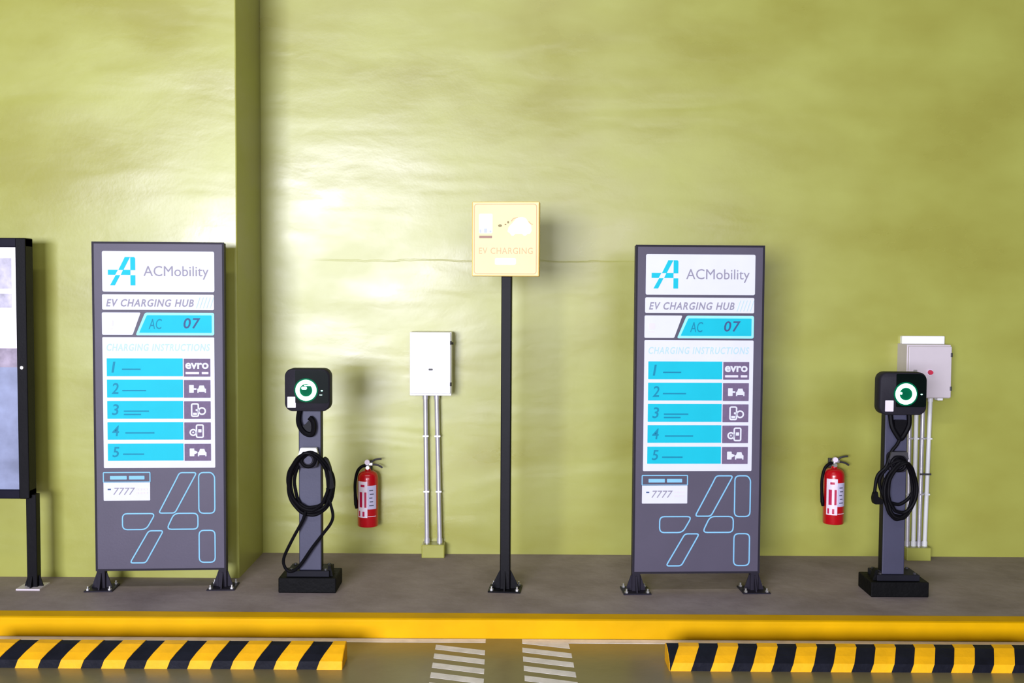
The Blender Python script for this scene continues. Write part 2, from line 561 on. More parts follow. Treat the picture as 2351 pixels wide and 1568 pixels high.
def make_totem(label, loc, rotz):
    W, Ht, ZT = 0.785, 2.005, 2.122
    T = thing('charging_sign', label, 'sign', loc, rotz, 'grey charging instruction signs')
    X = lambda u: (u - 0.5) * W
    Z = lambda v: ZT - v * Ht
    FY = -0.034                      # front face of the board
    # frame: two posts, two rails, board
    for s in (-1, 1):
        x = s * (W / 2 - 0.026)
        link('post', box(nb(), x - 0.025, x + 0.025, -0.022, 0.028, 0.0, ZT - 0.004, 0.003, 1), 'totem_dark', T)
    for za, zb in ((ZT - 0.055, ZT - 0.006), (0.125, 0.170)):
        link('rail', box(nb(), -W / 2 + 0.05, W / 2 - 0.05, -0.020, 0.026, za, zb), 'totem_dark', T)
    link('board', box(nb(), -W / 2, W / 2, FY, -0.020, ZT - Ht, ZT, 0.003, 2), 'totem', T)
    bmf = nb()
    stroke(bmf, [(-W / 2 + 0.006, ZT - Ht + 0.006), (W / 2 - 0.006, ZT - Ht + 0.006), (W / 2 - 0.006, ZT - 0.006), (-W / 2 + 0.006, ZT - 0.006)], 0.012, FY - 0.0015, FY + 0.003)
    link('edge_trim', bmf, 'totem_dark', T)
    # feet
    for s in (-1, 1):
        x = s * (W / 2 - 0.026)
        p = link('base_plate', box(nb(), x - 0.085, x + 0.085, -0.085, 0.085, 0.0, 0.008, 0.002, 1), 'totem_dark', T)
        for dx in (-0.065, 0.065):
            for dy in (-0.065, 0.065):
                b_ = nb()
                cyl(b_, (x + dx, dy, 0.008), (x + dx, dy, 0.018), 0.012, seg=6)
                cyl(b_, (x + dx, dy, 0.018), (x + dx, dy, 0.032), 0.006, seg=10)
                link('anchor_bolt', b_, 'zinc', p)
        for q in (-1, 1):
            link('gusset', prism_xz(nb(), [(x + q * 0.024, 0.008), (x + q * 0.062, 0.008), (x + q * 0.030, 0.10), (x + q * 0.024, 0.10)], -0.004, 0.004), 'totem_dark', T)
        link('gusset', prism_yz(nb(), [(-0.022, 0.008), (-0.07, 0.008), (-0.028, 0.10), (-0.022, 0.10)], x - 0.004, x + 0.004), 'totem_dark', T)
    y1 = FY - 0.003
    y2 = y1 - 0.0018
    def plate(name, poly, m, parent=T, ya=None, yb=None):
        return link(name, prism_xz(nb(), poly, y1 if ya is None else ya, (FY + 0.001) if yb is None else yb), m, parent)
    # --- header with logo
    hp = plate('header_plate', rrect(X(.078), X(.926), Z(.150), Z(.028), .010), 'panel_white')
    b_ = nb()
    for k, pl in LOGO.items():
        prism_xz(b_, [(X(.122) + (X(.328) - X(.122)) * a, Z(.131) + (Z(.046) - Z(.131)) * c) for a, c in pl], y2, y1 + 0.0005)
    link('logo', b_, 'teal', hp)
    lettering('lettering', 'ACMobility', X(.390), X(.882), Z(.1125), Z(.072), y1, 'grey_text', hp, bold=0.0)
    # --- title strip
    tp = plate('title_strip', rrect(X(.075), X(.922), Z(.2045), Z(.158), .008), 'panel_white')
    lettering('lettering', 'EV CHARGING HUB', X(.105), X(.768), Z(.195), Z(.172), y1, 'grey_text', tp, shear=0.25, bold=0.02, space=1.15)
    b_ = nb()
    for k in range(5):
        xx = X(.785 + .026 * k)
        prism_xz(b_, [(xx, Z(.199)), (xx + .004, Z(.199)), (xx + .026, Z(.166)), (xx + .022, Z(.166))], y2, y1 + 0.0005)
    link('slash_marks', b_, 'faint_text', tp)
    # --- bay row
    bp = plate('bay_icon_plate', round_poly([(X(.072), Z(.280)), (X(.303), Z(.280)), (X(.365), Z(.2125)), (X(.072), Z(.2125))], .008), 'panel_white')
    b_ = nb()
    prism_xz(b_, rrect(X(.105), X(.155), Z(.254), Z(.236), .006), y2, y1 + 0.0005)
    prism_xz(b_, rrect(X(.112), X(.148), Z(.264), Z(.260), .001), y2, y1 + 0.0005)
    link('icon', b_, 'faint_grey', bp)
    poly = [(X(.325), Z(.281)), (X(.922), Z(.281)), (X(.922), Z(.2125)), (X(.398), Z(.2125))]
    np_ = plate('bay_number_plate', round_poly(poly, .012), 'teal_line')
    poly2 = [(X(.352), Z(.2735)), (X(.903), Z(.2735)), (X(.903), Z(.2205)), (X(.412), Z(.2205))]
    link('cyan_field', prism_xz(nb(), round_poly(poly2, .006), y2, y1 + 0.0005), 'teal', np_)
    lettering('lettering', 'AC', X(.425), X(.525), Z(.2625), Z(.2315), y2, 'teal_text', np_, shear=0.15)
    lettering('bay_number', '07', X(.690), X(.818), Z(.2605), Z(.2285), y2, 'navy_text', np_, shear=0.15, bold=0.012, space=1.1)
    # --- instruction plate
    ip = plate('instruction_plate', rrect(X(.073), X(.922), Z(.6845), Z(.287), .006), 'panel_white')
    lettering('heading', 'CHARGING INSTRUCTIONS', X(.105), X(.888), Z(.3285), Z(.3070), y1, 'faint_text', ip, shear=0.2, bold=0.015, space=1.15)
    rows = [(.351, .405), (.4155, .4695), (.480, .534), (.5445, .598), (.610, .662)]
    lines = [((.22, .36),), ((.22, .40),), ((.23, .42), (.23, .36)), ((.24, .46),), ((.22, .38),)]
    ry = y1 - 0.002
    ry2 = ry - 0.0014
    for i, (va, vb) in enumerate(rows):
        rp = link('step_row', prism_xz(nb(), rrect(X(.105), X(.680), Z(vb), Z(va), .002, 2), ry, y1 + 0.0004), 'teal', T)
        lettering('numeral', str(i + 1), X(.140), X(.140 + (.030 if i == 0 else .052)), Z(vb - .011), Z(va + .010), ry, 'teal_text', rp, shear=0.15, bold=0.01)
        b_ = nb()
        for j, (ua, ub) in enumerate(lines[i]):
            zc = (va + vb) / 2 + (0.004 + 0.010 * j if len(lines[i]) > 1 else 0.006)
            prism_xz(b_, [(X(ua), Z(zc + .002)), (X(ub), Z(zc + .002)), (X(ub), Z(zc - .002)), (X(ua), Z(zc - .002))], ry2, ry + 0.0004)
        link('small_print', b_, mat_mid, rp)
        cp = link('icon_cell', prism_xz(nb(), rrect(X(.688), X(.890), Z(vb + .001), Z(va + .001), .002, 2), ry, y1 + 0.0004), 'cell', T)
        cx, cz = X(.789), Z((va + vb) / 2 + .001)
        if i == 0:
            lettering('icon_lettering', 'evro', X(.700), X(.878), cz - .008, cz + .030, ry, 'panel_white', cp, bold=0.03)
            b_ = nb()
            prism_xz(b_, rrect(X(.702), X(.805), cz - .040, cz - .026, .002, 2), ry2, ry + .0004)
            prism_xz(b_, rrect(X(.825), X(.876), cz - .040, cz - .026, .002, 2), ry2, ry + .0004)
            link('small_print', b_, 'faint_grey', cp)
            continue
        b_ = nb()
        def P(pl):
            prism_xz(b_, [(cx + a, cz + c) for a, c in pl], ry2, ry + .0004)
        def car(ox, oz, s):
            P([(ox + a * s, oz + c * s) for a, c in [(-1, -.9), (-.7, -.9), (-.7, -.65), (.7, -.65), (.7, -.9), (1, -.9), (1, .05), (.75, .15), (.5, .85), (-.5, .85), (-.75, .15), (-1, .05)]])
        def ringp(ox, oz, r, w):
            stroke(b_, [(cx + ox + r * math.cos(2 * math.pi * k / 14), cz + oz + r * math.sin(2 * math.pi * k / 14)) for k in range(14)], w, ry2, ry + .0004)
        if i in (1, 4):
            P(rrect(-.048, -.020, -.024, .024, .003, 2))
            if i == 4:
                P([(-.020, .012), (-.002, .004), (-.002, -.004), (-.020, -.012)])
            else:
                P([(-.020, .005), (-.004, .005), (-.004, -.005), (-.020, -.005)])
            car(.027, -.001, .026)
        elif i == 2:
            stroke(b_, [(cx + a, cz + c) for a, c in rrect(-.034, .006, -.038, .038, .008, 3)], .009, ry2, ry + .0004)
            P(rrect(-.026, -.002, -.030, -.016, .002, 2))
            ringp(.028, -.006, .020, .009)
            P(rrect(-.010, .012, -.006, .006, .002, 2))
        else:
            stroke(b_, [(cx + a, cz + c) for a, c in rrect(-.006, .034, -.038, .038, .008, 3)], .009, ry2, ry + .0004)
            P(rrect(.004, .024, -.008, .012, .002, 2))
            ringp(-.026, -.008, .018, .009)
            P([(-.033, -.012), (-.019, -.012), (-.026, .002)])
        link('icon', b_, 'panel_white', cp)
    # --- hotline plate
    hl = plate('hotline_plate', rrect(X(.068), X(.422), Z(.784), Z(.7275), .004, 2), 'panel_white')
    b_ = nb()
    stroke(b_, rrect(X(.068), X(.422), Z(.7275), Z(.698), .004, 2), .006, y1, FY + .001)
    link('hotline_outline', b_, 'outline', T)
    b_ = nb()
    prism_xz(b_, rrect(X(.118), X(.245), Z(.7195), Z(.7085), .002, 2), y1, FY + .001)
    prism_xz(b_, rrect(X(.262), X(.380), Z(.7195), Z(.7085), .002, 2), y1, FY + .001)
    link('hotline_heading', b_, 'outline', T)
    b_ = nb()
    prism_xz(b_, rrect(X(.100), X(.124), Z(.7515), Z(.7475), .001, 2), y2, y1 + .0005)
    link('dash_mark', b_, 'navy_text', hl)
    lettering('hotline_number', '7777', X(.142), X(.308), Z(.7665), Z(.7445), y1, 'grey_text', hl, shear=0.25, bold=0.0)
    b_ = nb()
    for zz in (.7485, .7600):
        for k in range(4):
            ua = .318 + .022 * k
            prism_xz(b_, rrect(X(ua), X(ua + .017), Z(zz + .0035), Z(zz - .0015), .001, 2), y2, y1 + .0005)
    link('small_print', b_, 'faint_grey', hl)
    # --- big outline logo
    b_ = nb()
    x0, x1, z0, z1 = X(.205), X(.918), Z(.977), Z(.698)
    for k, pl in LOGO.items():
        pts = round_poly([(x0 + (x1 - x0) * a, z0 + (z1 - z0) * c) for a, c in pl], .030 if k in 'bcdf' else .018, 4)
        cxm = sum(p[0] for p in pts) / len(pts); czm = sum(p[1] for p in pts) / len(pts)
        pts = [(cxm + (a - cxm) * .965, czm + (c - czm) * .975) for a, c in pts]
        stroke(b_, pts, .0075, y1, FY + .001)
    link('outline_logo', b_, 'outline', T)
    return T

mat_mid = 'teal_text'
make_totem('grey upright charging instruction sign standing in front of the projecting wall', (-2.142, -0.895, 0), R(3.6))
make_totem('grey upright charging instruction sign standing between the yellow sign pole and an extinguisher', (1.134, -0.895, 0), R(2.4))

# ================================================================== POSTER CASE
def make_poster_case():
    T = thing('poster_case', 'black framed outdoor poster case on posts in front of the projecting wall', 'poster case', (-3.52, -0.90, 0))
    xr = 0.594          # right edge, local
    xl = -xr
    zb, zt = 0.560, 2.140
    yf, yb = -0.062, 0.045
    link('case_back', box(nb(), xl + 0.02, xr - 0.02, -0.03, yb, zb + 0.02, zt - 0.02), 'case_frame', T)
    fw, fh = 0.062, 0.055
    link('frame_rail', box(nb(), xl, xr, yf, yb - 0.005, zt - fh, zt, 0.006, 2), 'case_frame', T)
    link('frame_rail', box(nb(), xl, xr, yf, yb - 0.005, zb, zb + fh, 0.006, 2), 'case_frame', T)
    for s in (-1, 1):
        a, b = sorted((s * xr, s * (xr - fw)))
        f = link('frame_stile', box(nb(), a, b, yf - 0.002, yb - 0.003, zb, zt, 0.006, 2), 'black_metal', T)
        if s == 1:
            b_ = nb()
            cyl(b_, (xr - 0.028, yf - 0.001, 1.360), (xr - 0.028, yf - 0.014, 1.360), 0.012, 0.010)
            link('lock', b_, 'zinc', f, smooth=True)
    yp = yf + 0.022
    po = link('poster', box(nb(), xl + 0.05, xr - 0.055, yp, yp + 0.006, zb + 0.04, zt - 0.045), 'poster_white', T)
    xe = xr - 0.062
    zc = 1.475        # where the lower picture starts
    def pic(n, m, x0, x1, z0, z1, d=0.0015):
        link(n, box(nb(), x0, x1, yp - d, yp + 0.001, z0, z1), m, po)
    pic('lower_picture', 'poster_low', xl + 0.06, xe, zb + 0.055, 1.36)
    pic('lower_picture_band', 'poster_band', xl + 0.06, xe, 1.36, zc)
    pic('photo_print', 'poster_pic', xe - 0.42, xe - 0.034, 1.835, 2.020)
    pic('photo_print', 'poster_pic', xe - 0.42, xe - 0.034, 1.720, 1.805)
    pic('photo_print', 'poster_pic', xl + 0.09, xe - 0.45, 1.720, 2.020)
    pic('red_edge_print', 'poster_red', xe - 0.003, xe + 0.006, zc + 0.005, 1.655, 0.002)
    for s in (-1, 1):
        x = s * (xr - 0.006)
        link('post', box(nb(), x - 0.031, x + 0.031, -0.030, 0.030, 0.006, zb + 0.02, 0.004, 2), 'black_metal', T)
        p = link('base_plate', box(nb(), x - 0.080, x + 0.065, -0.075, 0.075, 0.0, 0.010), 'box_grey', T)
        for q in (-1, 1):
            link('gusset', prism_xz(nb(), [(x + q * 0.030, 0.010), (x + q * 0.058, 0.010), (x + q * 0.036, 0.075), (x + q * 0.030, 0.075)], -0.004, 0.004), 'black_metal', T)
        link('gusset', prism_yz(nb(), [(-0.030, 0.010), (-0.060, 0.010), (-0.036, 0.075), (-0.030, 0.075)], x - 0.004, x + 0.004), 'black_metal', T)
make_poster_case()

# ================================================================== CHARGERS
def make_charger(label, loc, kind):
    T = thing('charging_station', label, 'charger', loc, 0, 'pedestal charging stations')
    # plinth and foot
    link('plinth', box(nb(), -0.175, 0.175, -0.125, 0.125, 0.0, 0.092, 0.006, 2), 'plinth', T)
    ft = link('foot', box(nb(), -0.130, 0.130, -0.095, 0.085, 0.091, 0.128, 0.004, 2), 'foot', T)
    s = 1 if kind == 1 else -1
    link('foot_flange', prism_xz(nb(), [(s * 0.118, 0.127), (s * 0.133, 0.091), (s * 0.150, 0.091), (s * 0.134, 0.155), (s * 0.120, 0.155)], -0.075, -0.02), 'plinth', ft)
    for dx in (-0.105, 0.105):
        for dy in (-0.072, 0.062):
            b_ = nb()
            cyl(b_, (dx, dy, 0.127), (dx, dy, 0.138), 0.010, seg=6)
            link('anchor_bolt', b_, 'dark_detail', ft)
    # post
    pw = 0.067
    pc = 0.010 if kind == 1 else -0.026
    po = link('post', box(nb(), pc - pw, pc + pw, -0.070, 0.002, 0.126, 1.20, 0.005, 2), 'post_slate', T)
    for q in (-1, 1):
        link('post_side_cover', box(nb(), pc + q * pw - 0.0015, pc + q * pw + 0.0015, -0.064, -0.002, 0.14, 1.10), 'black_metal', po)  # thin black sheets that paint the post's shaded sides
    # head
    hx, hz0, hz1, yf = 0.012 if kind == 1 else -0.022, 1.112, 1.368, -0.165
    hw = 0.136 if kind == 1 else 0.142
    b_ = nb()
    # rounded, slightly dished housing: rear smaller, front full size
    secs = [(-0.045, 0.92), (-0.075, 1.0), (-0.150, 1.0), (-0.162, 0.975), (yf, 0.95)]
    rings = []
    zc = (hz0 + hz1) / 2
    for yy, k in secs:
        rings.append([b_.verts.new((hx + (x - hx) * k, yy, zc + (z - zc) * k)) for x, z in rrect(hx - hw, hx + hw, hz0, hz1, 0.048, 7)])
    b_.faces.new(rings[0]); b_.faces.new(rings[-1][::-1])
    for a, c in zip(rings, rings[1:]):
        n = len(a)
        for i in range(n):
            b_.faces.new((a[i], a[(i + 1) % n], c[(i + 1) % n], c[i]))
    hd = link('head_housing', b_, 'charger_body', T, smooth=True)
    gx0 = hx - hw + (0.066 if kind == 1 else 0.098)
    gx1, gz0, gz1 = hx + hw - 0.008, hz0 + 0.050, hz1 - 0.009
    # glass front: only outer corners strongly rounded
    pts = []
    for cx, cz, a0, r_ in ((gx1 - .04, gz1 - .04, 0, .04), (gx0 + .006, gz1 - .006, 90, .006), (gx0 + .006, gz0 + .006, 180, .006), (gx1 - .014, gz0 + .014, 270, .014)):
        for i in range(6):
            t = R(a0 + 18 * i)
            pts.append((cx + r_ * math.cos(t), cz + r_ * math.sin(t)))
    link('front_glass', prism_xz(nb(), pts, yf - 0.005, yf + 0.006), 'charger_glass', hd)
    # status ring: lit tube standing on the face
    rx, rz = (hx - 0.005, 1.240) if kind == 1 else (hx + 0.012, 1.240)
    b_ = nb()
    circ = [(rx + 0.0505 * math.cos(2 * math.pi * k / 40), yf - 0.0085, rz + 0.0505 * math.sin(2 * math.pi * k / 40)) for k in range(40)]
    tube(b_, circ, 0.0125, 8, closed=True)
    link('status_ring', b_, 'ring', hd, smooth=True)
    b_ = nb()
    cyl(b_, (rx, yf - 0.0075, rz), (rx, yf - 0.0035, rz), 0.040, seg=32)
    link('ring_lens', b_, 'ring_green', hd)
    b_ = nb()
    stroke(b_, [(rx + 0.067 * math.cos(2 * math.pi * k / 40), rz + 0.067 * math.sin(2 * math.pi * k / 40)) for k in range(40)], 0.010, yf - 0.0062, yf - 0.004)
    link('ring_bezel', b_, 'ring_green', hd)  # emissive green band standing in for the ring's glow on the glass
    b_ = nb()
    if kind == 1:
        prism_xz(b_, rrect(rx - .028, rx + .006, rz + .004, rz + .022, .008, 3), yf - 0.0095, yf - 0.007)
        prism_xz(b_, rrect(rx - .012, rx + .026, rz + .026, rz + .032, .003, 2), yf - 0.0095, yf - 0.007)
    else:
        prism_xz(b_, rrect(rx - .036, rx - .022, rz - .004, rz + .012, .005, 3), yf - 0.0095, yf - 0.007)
    link('lens_glint_mark', b_, 'led', hd)  # reflected glints on the lens, painted as small glowing patches
    b_ = nb()
    prism_xz(b_, rrect(rx + .088, rx + .100, rz - .006, rz + .002, .003, 2), yf - 0.0065, yf - 0.004)
    if kind == 1:
        prism_xz(b_, rrect(rx + .080, rx + .096, rz - .030, rz - .026, .001, 2), yf - 0.0065, yf - 0.004)
    link('indicator_light', b_, 'led', hd)
    sx = hx - hw + (0.018 if kind == 1 else 0.034)
    st = link('sticker', prism_xz(nb(), rrect(sx, sx + 0.050, hz0 + 0.022, hz0 + 0.088, .003, 2), yf - 0.0015, yf + 0.004), 'sticker', hd)
    # hook with short cable drop below the head
    if kind == 1:
        pth = [(-0.045, -0.085, 1.125), (-0.054, -0.098, 1.055), (-0.040, -0.102, 1.005), (-0.010, -0.104, 0.972), (0.026, -0.104, 0.966), (0.040, -0.102, 1.000), (0.034, -0.100, 1.045), (0.012, -0.098, 1.068)]
    else:
        pth = [(-0.070, -0.085, 1.125), (-0.064, -0.098, 1.045), (-0.040, -0.102, 0.995), (-0.012, -0.104, 0.962), (0.016, -0.102, 0.995), (0.040, -0.098, 1.050), (0.042, -0.085, 1.125)]
    b_ = nb()
    tube(b_, spline(pth, 6), 0.0155, 8)
    link('outlet_cable', b_, 'rubber', T, smooth=True)
    b_ = nb()
    if kind == 1:
        prism_xz(b_, round_poly([(-0.042, 1.010), (-0.010, 0.975), (0.030, 0.968), (0.032, 1.035), (0.008, 1.052), (-0.008, 1.03)], .012), -0.098, -0.066)
    else:
        prism_xz(b_, round_poly([(-0.050, 1.075), (-0.038, 1.000), (-0.012, 0.968), (0.014, 1.000), (0.030, 1.075)], .012), -0.098, -0.066)
    link('cable_hook', b_, 'black_metal', T)
    # holster
    hcx = 0.010 if kind == 1 else -0.028
    b_ = nb()
    prism_xz(b_, rrect(hcx - 0.056, hcx + 0.056, 0.762, 0.882, 0.030, 6), -0.125, -0.066)
    ho = link('holster', b_, 'charger_body', T)
    b_ = nb()
    tube(b_, [(hcx + 0.042 * math.cos(2 * math.pi * k / 28), -0.127, 0.814 + 0.042 * math.sin(2 * math.pi * k / 28)) for k in range(28)], 0.010, 8, closed=True)
    link('socket_ring', b_, 'rubber', ho, smooth=True)
    b_ = nb()
    cyl(b_, (hcx, -0.131, 0.814), (hcx, -0.120, 0.814), 0.024, seg=24)
    link('socket_insert', b_, 'rubber' if kind == 2 else 'post_slate', ho)
    b_ = nb()
    prism_xz(b_, round_poly([(hcx - 0.058, 0.842), (hcx - 0.046, 0.887), (hcx + 0.050, 0.887), (hcx + 0.060, 0.842), (hcx + 0.050, 0.842), (hcx + 0.030, 0.866), (hcx - 0.030, 0.866), (hcx - 0.048, 0.842)], .006), -0.134, -0.100)
    link('holster_rim', b_, 'box_white' if kind == 1 else 'dark_detail', ho)  # white on the first charger paints the glare on the holster top
    # coiled cable
    rnd = random.Random(kind)
    cx0 = 0.020 if kind == 1 else -0.032
    specs = ([(0.0, 0.140, 0.196, .668), (0.006, 0.128, 0.186, .676), (-0.008, 0.120, 0.178, .682), (0.012, 0.112, 0.190, .672), (-0.004, 0.134, 0.172, .690)]
             if kind == 1 else
             [(0.030, 0.100, 0.170, .655), (0.022, 0.092, 0.180, .650), (0.036, 0.086, 0.156, .668), (0.010, 0.104, 0.140, .700), (0.026, 0.078, 0.174, .654)])
    b_ = nb()
    for k, (ox, ra, rb, zc_) in enumerate(specs):
        pts = []
        yk = -0.088 - 0.012 * (k % 3)
        for q in range(22):
            t = 2 * math.pi * q / 22
            c, s_ = math.cos(t), math.sin(t)
            # pear shape: narrow over the holster, wide below
            wdt = ra * (1.0 - 0.30 * max(0, s_) ** 1.5)
            pts.append((cx0 + ox + wdt * c + rnd.uniform(-.003, .003), yk - 0.055 * max(0, s_) ** 2 - .004 * math.sin(2 * t + k), zc_ + rb * s_ + rnd.uniform(-.003, .003)))
        tube(b_, spline(pts, 4, closed=True), 0.0105, 8, closed=True)
    link('charging_cable', b_, 'rubber', T, smooth=True)
    b_ = nb()
    if kind == 1:
        tail = [(-0.010, -0.105, 0.500), (-0.018, -0.110, 0.470), (-0.035, -0.110, 0.428), (-0.095, -0.105, 0.318), (-0.143, -0.105, 0.214), (-0.140, -0.108, 0.160), (-0.106, -0.110, 0.128), (-0.051, -0.112, 0.160), (0.028, -0.108, 0.273), (0.094, -0.100, 0.359), (0.139, -0.095, 0.420), (0.153, -0.095, 0.473), (0.136, -0.098, 0.553), (0.120, -0.100, 0.640)]
        tube(b_, spline(tail, 6), 0.0095, 8)
    else:
        tail = [(-0.014, -0.104, 0.965), (-0.035, -0.108, 0.925), (-0.062, -0.108, 0.890), (-0.078, -0.112, 0.850), (-0.100, -0.110, 0.790), (-0.146, -0.104, 0.735), (-0.160, -0.100, 0.625)]
        tube(b_, spline(tail, 6), 0.0105, 8)
    link('cable_tail', b_, 'rubber', T, smooth=True)
    # plug: grip with wider connector head
    b_ = nb()
    if kind == 1:
        P0 = [(0.098, 0.830), (0.122, 0.822), (0.142, 0.770), (0.160, 0.690), (0.166, 0.640), (0.120, 0.636), (0.116, 0.690), (0.104, 0.760), (0.092, 0.800)]
    else:
        P0 = [(-0.166, 0.640), (-0.146, 0.645), (-0.140, 0.602), (-0.112, 0.596), (-0.112, 0.566), (-0.168, 0.566), (-0.174, 0.600)]
    prism_xz(b_, round_poly(P0, .010), -0.122, -0.080)
    bmesh.ops.bevel(b_, geom=[e for e in b_.edges], offset=0.004, segments=2, affect='EDGES')
    pl = link('plug', b_, 'rubber', T, smooth=True)
    return T

make_charger('slate grey pedestal charging station with black head, its slack cable hanging to the plinth', (-1.235, -0.870, 0), 1)
make_charger('slate grey pedestal charging station with tightly coiled cable before the light grey wall box', (2.357, -0.888, 0), 2)

# ================================================================== YELLOW SIGN ON POLE
def make_pole_sign():
    T = thing('pole_sign', 'pale yellow charging sign box on a slim black pole', 'sign', (-0.033, -0.885, 0), R(-5.0))
    link('pole', box(nb(), -0.031, 0.031, -0.031, 0.031, 0.006, 1.96, 0.005, 2), 'black_metal', T)
    bp = link('base_plate', box(nb(), -0.100, 0.100, -0.085, 0.085, 0.0, 0.009, 0.002, 1), 'black_metal', T)
    for dx in (-0.078, 0.078):
        for dy in (-0.064, 0.064):
            b_ = nb()
            cyl(b_, (dx, dy, 0.008), (dx, dy, 0.020), 0.012, seg=6)
            cyl(b_, (dx, dy, 0.020), (dx, dy, 0.034), 0.006, seg=10)
            link('anchor_bolt', b_, 'zinc', bp)
    for q in (-1, 1):
        link('gusset', prism_xz(nb(), [(q * 0.028, 0.008), (q * 0.085, 0.008), (q * 0.085, 0.018), (q * 0.034, 0.120), (q * 0.028, 0.120)], -0.004, 0.004), 'black_metal', T)
        link('gusset', prism_yz(nb(), [(q * 0.028, 0.008), (q * 0.078, 0.008), (q * 0.078, 0.018), (q * 0.034, 0.120), (q * 0.028, 0.120)], -0.004, 0.004), 'black_metal', T)
    x0, x1, z0, z1 = -0.202, 0.202, 1.926, 2.372
    yf = -0.105
    link('sign_box', box(nb(), x0, x1, yf, -0.020, z0, z1, 0.006, 3), 'sign_yellow', T)
    fc = link('sign_face', prism_xz(nb(), rrect(x0 + .006, x1 - .006, z0 + .006, z1 - .006, .012, 4), yf - .002, yf + .003), 'sign_pale', T)
    W, H = x1 - x0, z1 - z0
    X = lambda u: x0 + u * W
    Z = lambda v: z1 - v * H
    ya, yb = yf - .0035, yf - .0015
    b_ = nb()
    stroke(b_, rrect(X(.035), X(.958), Z(.965), Z(.035), .016, 4), .0055, ya, yb)
    link('border_line', b_, 'sign_line', fc)
    # charger pictogram
    link('charger_pictogram', prism_xz(nb(), rrect(X(.105), X(.305), Z(.425), Z(.165), .008, 3), ya, yb), 'sign_white', fc)
    b_ = nb()
    prism_xz(b_, rrect(X(.112), X(.140), Z(.42), Z(.37), .002, 2), ya - .001, yb)
    prism_xz(b_, rrect(X(.178), X(.230), Z(.42), Z(.36), .002, 2), ya - .001, yb)
    prism_xz(b_, rrect(X(.262), X(.290), Z(.415), Z(.385), .002, 2), ya - .001, yb)
    link('pictogram_detail', b_, 'sign_bluegrey', fc)
    link('pictogram_base', prism_xz(nb(), rrect(X(.108), X(.300), Z(.490), Z(.455), .003, 2), ya, yb), 'sign_brown', fc)
    # plug and lead
    b_ = nb()
    prism_xz(b_, round_poly([(X(.385), Z(.325)), (X(.41), Z(.342)), (X(.44), Z(.335)), (X(.45), Z(.318)), (X(.43), Z(.303)), (X(.40), Z(.306))], .004), ya, yb)
    prism_xz(b_, rrect(X(.485), X(.512), Z(.312), Z(.298), .002, 2), ya, yb)
    prism_xz(b_, rrect(X(.524), X(.552), Z(.292), Z(.262), .004, 2), ya, yb)
    link('plug_pictogram', b_, 'sign_olive', fc)
    # car
    car = [(.53, .40), (.55, .335), (.60, .29), (.66, .225), (.74, .205), (.80, .225), (.84, .285), (.875, .31), (.885, .39), (.86, .43), (.82, .43), (.80, .455), (.77, .455), (.75, .43), (.64, .43), (.62, .455), (.59, .455), (.57, .425)]
    link('car_pictogram', prism_xz(nb(), round_poly([(X(a), Z(c)) for a, c in car], .006), ya, yb), 'sign_white', fc)
    b_ = nb()
    for pl in ([(.575, .262), (.61, .222), (.68, .207), (.682, .216), (.62, .232), (.588, .268)], [(.845, .26), (.875, .292), (.905, .30), (.905, .308), (.868, .302), (.838, .268)]):
        prism_xz(b_, [(X(a), Z(c)) for a, c in pl], ya, yb)
    link('car_outline', b_, 'sign_line', fc)
    lettering('lettering', 'EV CHARGING', X(.105), X(.905), Z(.700), Z(.615), yf - .002, 'sign_line', fc, bold=0.005, space=1.1)
    link('white_band', prism_xz(nb(), rrect(X(.345), X(.655), Z(.845), Z(.755), .010, 4), ya, yb), 'sign_white', fc)
make_pole_sign()

# ================================================================== WALL BOXES AND CONDUITS
def make_box1():
    T = thing('electrical_box', 'glossy white electrical box on the wall above two thin conduits', 'electrical box', (-0.549, 0, 0), 0, 'wall mounted electrical boxes')
    w, z0, z1, yf = 0.141, 1.126, 1.556, -0.180
    link('enclosure', box(nb(), -w, w, yf, 0.004, z0, z1, 0.004, 2), 'box_white', T)
    d = link('door', box(nb(), -w + .002, w - .006, yf - .020, yf + .002, z0 + .014, z1 - .002, 0.006, 3), 'box_white', T)
    b_ = nb()
    cyl(b_, (-w + .045, yf - .020, 1.300), (-w + .045, yf - .028, 1.300), 0.009)
    prism_xz(b_, rrect(-w + .041, -w + .049, 1.285, 1.315, .002, 2), yf - .031, yf - .026)
    link('lock', b_, 'zinc', d)
    link('badge', prism_xz(nb(), rrect(-.012, .016, 1.298, 1.311, .003, 2), yf - .0225, yf - .018), 'dark_detail', d)
    for z in (1.485, 1.205):
        b_ = nb()
        cyl(b_, (w - .006, yf - .012, z - .012), (w - .006, yf - .012, z + .012), 0.0085, seg=12)
        link('hinge', b_, 'dark_detail', T)
    b_ = nb()
    cyl(b_, (w, yf + .05, 1.478), (w + .010, yf + .05, 1.478), 0.008, seg=12)
    link('side_screw', b_, 'dark_detail', T)
    return T
make_box1()

